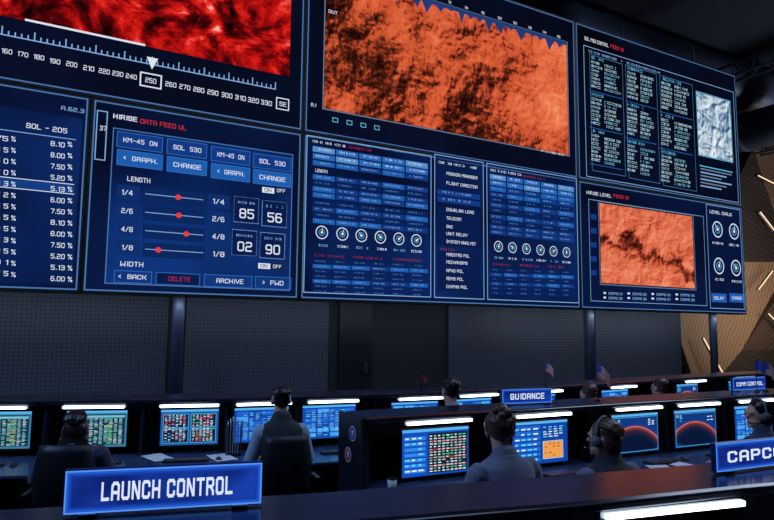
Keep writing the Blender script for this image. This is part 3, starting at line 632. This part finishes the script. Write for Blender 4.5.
def person(px,py,hz,nn,label,shirt,hair,style='short',headset=False,turn=0.0,skin=SKIN,tilt=0,lean=.03,vest=None,hs_=1.0,wd=1.0):
    H=on_z(px,py,hz); kz=(hz-.52)/(1.22-.52)
    def Z(z): return z if z<.52 else .52+(z-.52)*kz
    hy=lean+.05
    org=Vector(H.xy)-nn*hy; rz=atan2(nn.y,nn.x)-pi/2
    hc=Vector((0,hy,hz)); HM=Matrix.Rotation(turn,3,'Z')@Matrix.Rotation(tilt,3,'X')
    def h(v): return hc+HM@(Vector(v)*hs_)
    def E(mb,v,r,mat,*a): mb.ell(h(v),[q*hs_ for q in r],mat,HM,*a)
    def torso(mb,mat,g,top=True):
        pts=[(0,0,.44),(0,0,.52),(0,0,.62),(0,lean*.2,.72),(0,lean*.5,.84),(0,lean*.8,.93),(0,lean,.99),(0,lean,1.03),(0,lean,1.065)]
        rr=[(.15,.12),(.175,.125),(.158,.118),(.15,.11),(.17,.125),(.19,.122),(.188,.108),(.14,.09),(.082,.068)]
        mb.tube([(a,b,Z(c)) for a,b,c in pts],[(a*wd+g,b+g) for a,b in rr],mat,n=24,ref=Vector((1,0,0)),round_=True)
    def arms(mb,mat,g,skip=0):
        for s in (-1,1):
            sh=Vector((s*.182*wd,lean,Z(.965))); el=Vector((s*.265*wd,.07,Z(.74))); wr=Vector((s*.17,.34,.735))
            mb.tube([sh,sh.lerp(el,.5),el],[.066+g,.055+g,.048+g],mat,round_=True); mb.tube([el,el.lerp(wr,.4),wr-(wr-el).normalized()*skip],[.046+g,.038+g,.028+g],mat,round_=True)
    def legs(mb,mat,g,cut=0):
        for s in (-1,1):
            hp=Vector((s*.09,.02,.49));kn=Vector((s*.12,.42,.50));an=Vector((s*.12,.40,.09+cut))
            mb.tube([hp,hp.lerp(kn,.5),kn],[.088+g,.075+g,.06+g],mat,round_=True); mb.tube([kn,kn.lerp(an,.35),an],[.057+g,.054+g,.038+g],mat,round_=True)
    b=MB(); torso(b,skin,-.004); arms(b,skin,0); legs(b,skin,-.004)
    for s in (-1,1):
        b.tube([(s*.12,.38,.05),(s*.12,.52,.035)],[(.035,.035),(.04,.025)],skin,round_=True)
        wr=Vector((s*.17,.34,.735)); b.tube([wr,wr+Vector((-s*.01,.085,-.005))],[(.026,.016),(.04,.014)],skin,ref=Vector((1,0,0)),round_=True)
        for k,L in enumerate((.058,.068,.064,.05)):
            a=wr+Vector((-s*.01+(k-1.5)*.019,.085,-.005)); m1=a+Vector((0,L*.5,.004)); t=a+Vector((0,L,-.014))
            b.tube([a,m1,t],[.0095,.009,.008],skin,n=8,round_=True)
        b.tube([wr+Vector((-s*.03,.03,-.004)),wr+Vector((-s*.055,.06,-.008)),wr+Vector((-s*.06,.085,-.014))],[.011,.010,.008],skin,n=8,round_=True)
    nb=Vector((0,lean,Z(1.0))); b.tube([nb,h((0,-.015,-.09)),h((0,-.01,-.03))],[.068,.06,.06],skin,round_=True)
    E(b,(0,-.005,.02),(.074,.092,.098),skin); E(b,(0,.028,-.055),(.056,.062,.06),skin)
    b.tube([h((0,.088,.015)),h((0,.108,-.02))],[.009,.015],skin,n=8,round_=True)
    E(b,(0,.082,.028),(.052,.012,.012),skin); E(b,(0,.084,-.058),(.024,.010,.009),skin); E(b,(0,.078,-.095),(.024,.016,.016),skin)
    for s in (-1,1): E(b,(s*.082,-.005,-.01),(.014,.022,.034),skin)
    body=obj('person',bake(b,'person',.008,2),loc=(org.x,org.y,0),rotz=rz); tag(body,label,'person')
    mb=MB()
    for s in (-1,1): E(mb,(s*.03,.078,.008),(.013,.010,.008),pbr('eye',(60,50,45),.2),10,8)
    obj('eyes',mb.mesh('eyes',True),body)
    mb=MB(); E(mb,(0,.088,-.058),(.022,.009,.007),pbr('lips',(150,75,70),.5),12,8); obj('mouth',mb.mesh('mouth',True),body)
    mb=MB(); torso(mb,shirt,.010); arms(mb,shirt,.012,.02); obj('shirt',bake(mb,'shirt',.010,3),body)
    mb=MB(); mb.tube([(0,lean-.006,Z(1.06)-.02),(0,lean-.012,Z(1.06)+.028)],[(.08*wd,.074),(.07,.07)],shirt,n=24,caps=False); me=mb.mesh('collar',True)
    bm=bmesh.new(); bm.from_mesh(me); bmesh.ops.solidify(bm,geom=bm.faces,thickness=.008); bm.to_mesh(me); bm.free(); obj('collar',me,body)
    if vest:
        mb=MB(); torso(mb,vest,.022); obj('vest',bake(mb,'vest',.010,2),body)
    mb=MB(); legs(mb,TROU,.012,.04); mb.ell((0,0,.49),(.19,.14,.09),TROU); obj('trousers',bake(mb,'trousers',.012,3),body)
    for s in (-1,1):
        mb=MB(); mb.tube([(s*.12,.36,.05),(s*.12,.44,.055),(s*.12,.54,.035)],[(.045,.045),(.046,.05),(.048,.032)],BLACK,round_=True); obj('shoe',mb.mesh('shoe',True),body)
    mb=MB(); hm=hair; rr=random.Random(px)
    E(mb,(0,-.02,.042),(.085,.094,.09),hm)
    if style=='short': E(mb,(0,-.045,.0),(.076,.06,.066),hm)
    elif style=='bun': E(mb,(0,-.04,.01),(.082,.068,.072),hm)
    else: E(mb,(0,-.04,-.005),(.084,.07,.085),hm)
    if style=='bun':
        E(mb,(0,-.06,.128),(.05,.05,.046),hm); E(mb,(.03,-.085,.118),(.034,.034,.032),hm); E(mb,(-.032,-.075,.13),(.03,.03,.03),hm); E(mb,(0,-.10,.1),(.03,.026,.028),hm)
        for s in (-1,1): E(mb,(s*.074,-.0,.03),(.026,.05,.056),hm)
        for s in (-1,1): mb.tube([h((s*.07,.0,-.02)),h((s*.078,.0,-.07))],[.01,.004],hm,n=6,round_=True)
    if style=='bob':
        E(mb,(0,-.045,-.02),(.096,.078,.095),hm); E(mb,(0,-.058,-.07),(.08,.05,.045),hm)
    if style=='long':
        E(mb,(0,-.045,-.04),(.104,.08,.11),hm); mb.tube([h((0,-.06,-.08)),h((0,-.09,-.19)),h((0,-.11,-.32))],[(.105,.055),(.115,.055),(.085,.035)],hm,n=16,round_=True)
        for i in range(12): a=-.1+.2*i/11; mb.tube([h((a,-.08,-.1)),h((a*1.15+rr.uniform(-.01,.01),-.12,-.24)),h((a+rr.uniform(-.015,.015),-.125,-.38-rr.uniform(0,.03)))],[.014,.014,.006],hm,n=6,round_=True)
    for i in range(34):
        a=rr.uniform(-1.35,1.35); r0=.088+rr.uniform(0,.008)
        pts=[]
        for k in range(6):
            t=k/5; ph=radians(62)+t*radians(118 if style!='short' else 95)
            pts.append(h((sin(a)*(.03+.058*sin(pi*min(1,t*.85+.12))) ,-.022+cos(ph)*(r0+.008),.035+sin(ph)*(r0+.002)*cos(a*.75)+rr.uniform(-.002,.002))))
        mb.tube(pts,[.006,.008,.009,.009,.008,.005],hm,n=6,round_=True)
    obj('hair',bake(mb,'hair',.0055,1),body)
    if headset:
        hs=MB(); pts=[h((.1*cos(t),-.01,.025+.118*sin(t))) for t in [radians(a) for a in range(-5,186,10)]]
        hs.tube(pts,[.011]*len(pts),HSM,n=8,ref=Vector((0,1,0)))
        for s in (-1,1): hs.tube([h((s*.086,-.005,-.005)),h((s*.118,-.005,-.005))],[.04,.036],HSM,n=16,ref=Vector((0,1,0)))
        hs.tube([h((-.1,.0,-.02)),h((-.09,.06,-.055)),h((-.04,.115,-.065))],[.004,.004,.006],BLACK,n=6); obj('headset',hs.mesh('headset',True),body)
    return body,org,rz
def chair_proto():
    parts=[]
    cm=pbr('chair_fabric',(24,27,38),.5,bump=.1,nscale=200)
    mb=MB(); mb.box(-.25,.25,-.22,.26,.33,.395,cm); parts.append(('seat',mb.mesh('seat'),.03))
    mb=MB(); 
    n=8;vs=[]
    for k in range(n+1):
        z=.52+.5*k/n; w=.225-(.04*(k/n)**3); y=-.235-.03*sin(pi*k/n)-.04*k/n
        for j in range(7): x=-w+2*w*j/6; vs.append((x,y+ .05*(x/w)**2,z))
    fs=[(k*7+j,k*7+j+1,(k+1)*7+j+1,(k+1)*7+j) for k in range(n) for j in range(6)]
    mb.add(vs,fs,cm); me=mb.mesh('backrest',True); bm=bmesh.new(); bm.from_mesh(me); bmesh.ops.solidify(bm,geom=bm.faces,thickness=.05); bmesh.ops.recalc_face_normals(bm,faces=bm.faces); bm.to_mesh(me); bm.free(); parts.append(('backrest',me,0))
    mb=MB(); mb.box(-.03,.03,-.30,-.27,.36,.75,BLACK); mb.box(-.03,.03,-.30,.0,.31,.335,BLACK); parts.append(('back_support',mb.mesh('back_support'),0))
    mb=MB(); mb.tube([(0,0,.1),(0,0,.33)],[.028,.024],METAL,n=12); parts.append(('gas_column',mb.mesh('gas_column'),0))
    mb=MB()
    for k in range(5): t=2*pi*k/5+.3; mb.tube([(0,0,.11),(.28*cos(t),.28*sin(t),.07)],[.026,.016],BLACK,n=8,ref=Vector((0,0,1)))
    parts.append(('star_base',mb.mesh('star_base'),0))
    for k in range(5):
        t=2*pi*k/5+.3; mb=MB(); c=Vector((.28*cos(t),.28*sin(t),.028)); u=Vector((-sin(t),cos(t),0))*.02; mb.tube([c-u,c+u],[.028,.028],BLACK,n=12,ref=Vector((0,0,1))); parts.append(('caster',mb.mesh('caster'),0))
    for s in (-1,1):
        mb=MB(); mb.box(s*.31-.025,s*.31+.025,-.14,.12,.60,.625,BLACK); mb.box(s*.31-.012,s*.31+.012,-.03,.03,.36,.60,BLACK); mb.box(min(s*.2,s*.32),max(s*.2,s*.32),-.03,.03,.34,.36,BLACK); parts.append(('armrest',mb.mesh('armrest'),.005))
    return parts
CP=chair_proto()
def chair(org,rz,zs=1.0,label='black office chair with padded backrest on casters'):
    e=empty('office_chair',(org.x,org.y,0),rz); tag(e,label,'chair','console operators chairs')
    for nm,me,bv in CP:
        o=obj(nm,me,e,bevel=bv)
        if nm=='backrest': o.scale=(1,1,zs); o.location.z=.52*(1-zs)
    return e
SH1=pbr('shirt_dark_navy',(50,58,86),.85,bump=.3,nscale=15,sheen=.4); SH2=pbr('shirt_steel_blue',(165,184,215),.85,bump=.3,nscale=15,sheen=.3); SH3=pbr('shirt_grey',(130,144,176),.85,bump=.3,nscale=15,sheen=.3)
SH5=pbr('cardigan_grey',(122,126,150),.9,bump=.4,nscale=22,sheen=.4); SH6=pbr('sweater_charcoal',(74,76,92),.9,bump=.4,nscale=22,sheen=.4); VST=pbr('vest_dark',(32,35,46),.8,bump=.3,nscale=20,sheen=.3)
HD=pbr('hair_black',(34,28,30),.34,bump=.8,nscale=3,stretch=(40,12,12)); HB=pbr('hair_dark_brown',(92,62,50),.36,noise=.5,nscale=3,bump=.8,stretch=(40,12,12))
def nA(px): return at('A',px)[1]
def nB(px): return at('B',px)[1]
for args in (
 dict(px=77,py=426,hz=1.12,nn=nA(90),label='person with long dark hair in dark top seated at console',shirt=SH1,hair=HD,style='long',wd=1.1),
 dict(px=281,py=400,hz=1.29,nn=nA(270),label='person with short dark hair, dark vest over pale shirt',shirt=SH2,hair=HD,style='short',vest=VST),
 dict(px=450,py=391,hz=1.33,nn=nA(455),label='person with short dark hair in grey shirt seated at console',shirt=SH3,hair=HD,style='short',wd=1.1),
 dict(px=588,py=395,hz=1.22,nn=nA(600),label='person with brown hair seated behind the console ledge',shirt=SH3,hair=HB,style='short'),
 dict(px=659,py=388,hz=1.22,nn=nA(660),label='person with brown hair and dark top seated behind ledge',shirt=SH6,hair=HB,style='short'),
 dict(px=500,py=430,hz=1.26,nn=nB(500),label='person with brown hair in bun wearing grey cardigan, seated',shirt=SH5,hair=HB,style='bun',turn=-.5,hs_=1.1,wd=1.2),
 dict(px=603,py=439,hz=1.19,nn=nB(600),label='person with dark hair and headset in dark vest, seated',shirt=SH5,hair=HB,style='bob',headset=True,turn=.25,vest=VST,hs_=1.08,wd=1.18),
 dict(px=757,py=415,hz=1.2,nn=nB(740),label='person in profile with dark hair, headset and dark jacket',shirt=SH1,hair=HD,style='bob',headset=True,turn=1.3,hs_=1.05,wd=1.1)):
    b,org,rz=person(**args)
    chair(org,rz,1.0 if args['px'] in (77,281) else .45)
# ---------------------------------------------------------------- small things
PAP=pbr('paper',(215,220,228),.7)
def paper(P,z,rz,w=.21,h=.297,lab='white sheet of paper lying on the worktop'):
    mb=MB(); n=4; vs=[];
    for i in range(n+1):
        for j in range(2): vs.append((-w/2+w*j,-h/2+h*i/n,.002+.012*(i/n)**2))
    mb.add(vs,[(2*i,2*i+1,2*i+3,2*i+2) for i in range(n)],PAP); o=obj('paper_sheet',mb.mesh('paper_sheet',True),loc=(P.x,P.y,z),rotz=rz); tag(o,lab,'paper','paper sheets')
for (px,py,r) in ((456,494,.5),(690,467,.2),(664,470,-.4),(222,458,.1),(158,458,.3)): paper(on_z(px,py,.688),.688,r)
def cup(px,py,z):
    P=on_z(px,py,z); mb=MB(); mb.tube([(0,0,0),(0,0,.09)],[.03,.038],pbr('paper_cup',(235,237,240),.5),n=20); o=obj('cup',mb.mesh('cup',True),loc=P); tag(o,'small white cup standing on the worktop','cup')
    mb=MB(); mb.tube([(0,0,.09),(0,0,.1)],[.04,.037],BLACK,n=20); obj('cup_lid',mb.mesh('cup_lid'),o)
cup(392,491,.688)
P,nn,rz=at('A',234)
mb=MB(); mb.box(-.07,.07,-.06,.06,0,.02,BLACK); mb.box(-.075,-.068,-.06,.06,0,.3,METAL); mb.box(.068,.075,-.06,.06,0,.3,METAL); P=P-nn*.1
o=obj('document_rack',mb.mesh('document_rack'),loc=(P.x,P.y,.686),rotz=rz); tag(o,'metal document rack holding white papers on the worktop','document rack')
for k in range(5):
    mb=MB(); mb.box(-.06+k*.025,-.057+k*.025,-.05,.05,.021,.33+.02*(k%3),PAP); obj('document',mb.mesh('document'),o)
def flag(px,py,h,style,zb=1.247,s=1.0):
    P=on_z(px,py,zb-.006); e=empty('desk_flag',(P.x,P.y,zb-.006),YAW-pi/2+.3); tag(e,{'us':'small stars and stripes flag on a thin desk pole','blue':'small blue flag on a thin desk pole','purple':'small dark red pennant on a thin pole'}[style],'flag','desk flags')
    mb=MB(); mb.tube([(0,0,0),(0,0,.012)],[.03,.028],BLACK,n=16); obj('flag_base',mb.mesh('flag_base'),e)
    mb=MB(); mb.tube([(0,0,.01),(0,0,h)],[.005,.005],METAL,n=8); obj('flag_pole',mb.mesh('flag_pole'),e)
    mb=MB(); W=.17*s;Hh=.13*s; n=13; R_=pbr('flag_red',(255,40,45),.8,sheen=.3);Wm=pbr('flag_white',(255,255,255),.8,sheen=.3);Bm=pbr('flag_blue',(60,110,240),.8);Pm=pbr('pennant_dark_red',(170,50,80),.8)
    f=lambda x,z:(x*.85,.012*sin(x*50),z-x*x*3.2/s)
    for i in range(8):
        for j in range(n):
            x0=W*i/8;x1=W*(i+1)/8;z1=h-.01-Hh*j/n;z0=h-.01-Hh*(j+1)/n
            mt=(Bm if (i<3 and j<7) else (R_ if j%2==0 else Wm)) if style=='us' else (Bm if style=='blue' else Pm)
            mb.add([f(x0,z0),f(x1,z0),f(x1,z1),f(x0,z1)],[(0,1,2,3)],mt)
    if style=='us':
        for a in range(4):
            for b_ in range(3):
                x=.008+a*.014; z=h-.02-b_*.019; g=lambda x,z:(f(x,z)[0],f(x,z)[1]-.0012,f(x,z)[2])
                mb.add([g(x,z),g(x+.006,z),g(x+.006,z+.006),g(x,z+.006)],[(0,1,2,3)],Wm)
    obj('flag_cloth',mb.mesh('flag_cloth'),e)
flag(597,401,.38,'us',s=1.1); flag(545,384.6,.30,'us',s=.95); flag(421,390,.19,'purple',s=.5); flag(757,392,.40,'blue',s=1.0); flag(766,391.3,.36,'us',s=1.2)
P0,N0=rows['B'][0][0],rows['B'][1][0]; rz=atan2(N0.y,N0.x)-pi/2
mb=MB(); mb.ext([(.40,0),(.40,1.25),(-.03,1.235),(-.1,.70),(-.7,.69),(-.7,.62),(-.2,.5),(-.2,0)],-.03,.0,DARK)
o=obj('console_end_panel',mb.mesh('console_end_panel'),loc=(P0.x-.03,P0.y,0),rotz=rz,bevel=.005); tag(o,'dark stepped end panel closing a console row','panel')
for (d,z,c1,c2) in ((.12,1.10,(50,80,180),(230,60,60)),(.2,.92,(200,60,70),(60,100,190))):
    c=MB(); ref=Vector((0,1,0))
    for r,mt,l in ((.06,pbr('badge_white',(230,235,245),.6),.002),(.052,pbr('badge_%d'%c1[0],c1,.6),.004)): c.tube([(0,0,0),(-l,0,0)],[r,r],mt,n=28,ref=ref)
    bw=pbr('badge_white',(230,235,245),.6); b2=pbr('badge2_%d'%c2[0],c2,.6)
    c.add([(-.0046,-.04,-.012),(-.0046,.042,.012),(-.0046,.036,.022),(-.0046,-.042,.0)],[(0,1,2,3)],b2)
    c.add([(-.0048,-.03,.024),(-.0048,0,-.03),(-.0048,.008,.03)],[(0,1,2)],bw)
    d3=Vector((N0.x,N0.y)); q=Vector((P0.x-.03,P0.y))+d3*d-Vector((cos(rz),sin(rz)))*.031
    o=obj('mission_patch',c.mesh('mission_patch'),loc=(q.x,q.y,z),rotz=rz); tag(o,'round coloured patch stuck on the console end panel','patch','round patches')
# ---------------------------------------------------------------- unseen fill lights
def area(loc,target,size,power,col,sy=None):
    l=bpy.data.lights.new('fill_light','AREA'); l.size=size; l.energy=power; l.color=col
    if sy: l.shape='RECTANGLE'; l.size_y=sy
    o=bpy.data.objects.new('fill_light',l); COL.objects.link(o); o.location=loc
    o.rotation_euler=(Vector(target)-Vector(loc)).to_track_quat('-Z','Y').to_euler(); return o
area((4,-9,10.5),(5,-3,0),5,250,(.42,.6,1)); area((-4,-5,6),(4,-6,.8),2,230,(.3,.52,1)); area((14,-6,10),(10,-3,0),4,420,(.6,.74,1))  # cool fill lights without fixtures, added to brighten consoles and people
area((27,1.2,2.6),(28,6,4.5),3,170,(1,.78,.54)); area((24,-3,3),(25,1,12),3,480,(.7,.8,1))  # added fills: a warm one for the brown wall, one aimed up at the ceiling
area((3,.45,2.35),(3,1.5,1.0),13,36,(.62,.76,1),.1); area((14,.45,2.35),(14,1.5,1.0),8,28,(.7,.82,1),.1)  # narrow wash lights added under the screens to lift the lower wall panels
w=bpy.data.worlds.new('world'); scene.world=w; w.use_nodes=True; w.node_tree.nodes['Background'].inputs[0].default_value=(.01,.02,.05,1); w.node_tree.nodes['Background'].inputs[1].default_value=.3
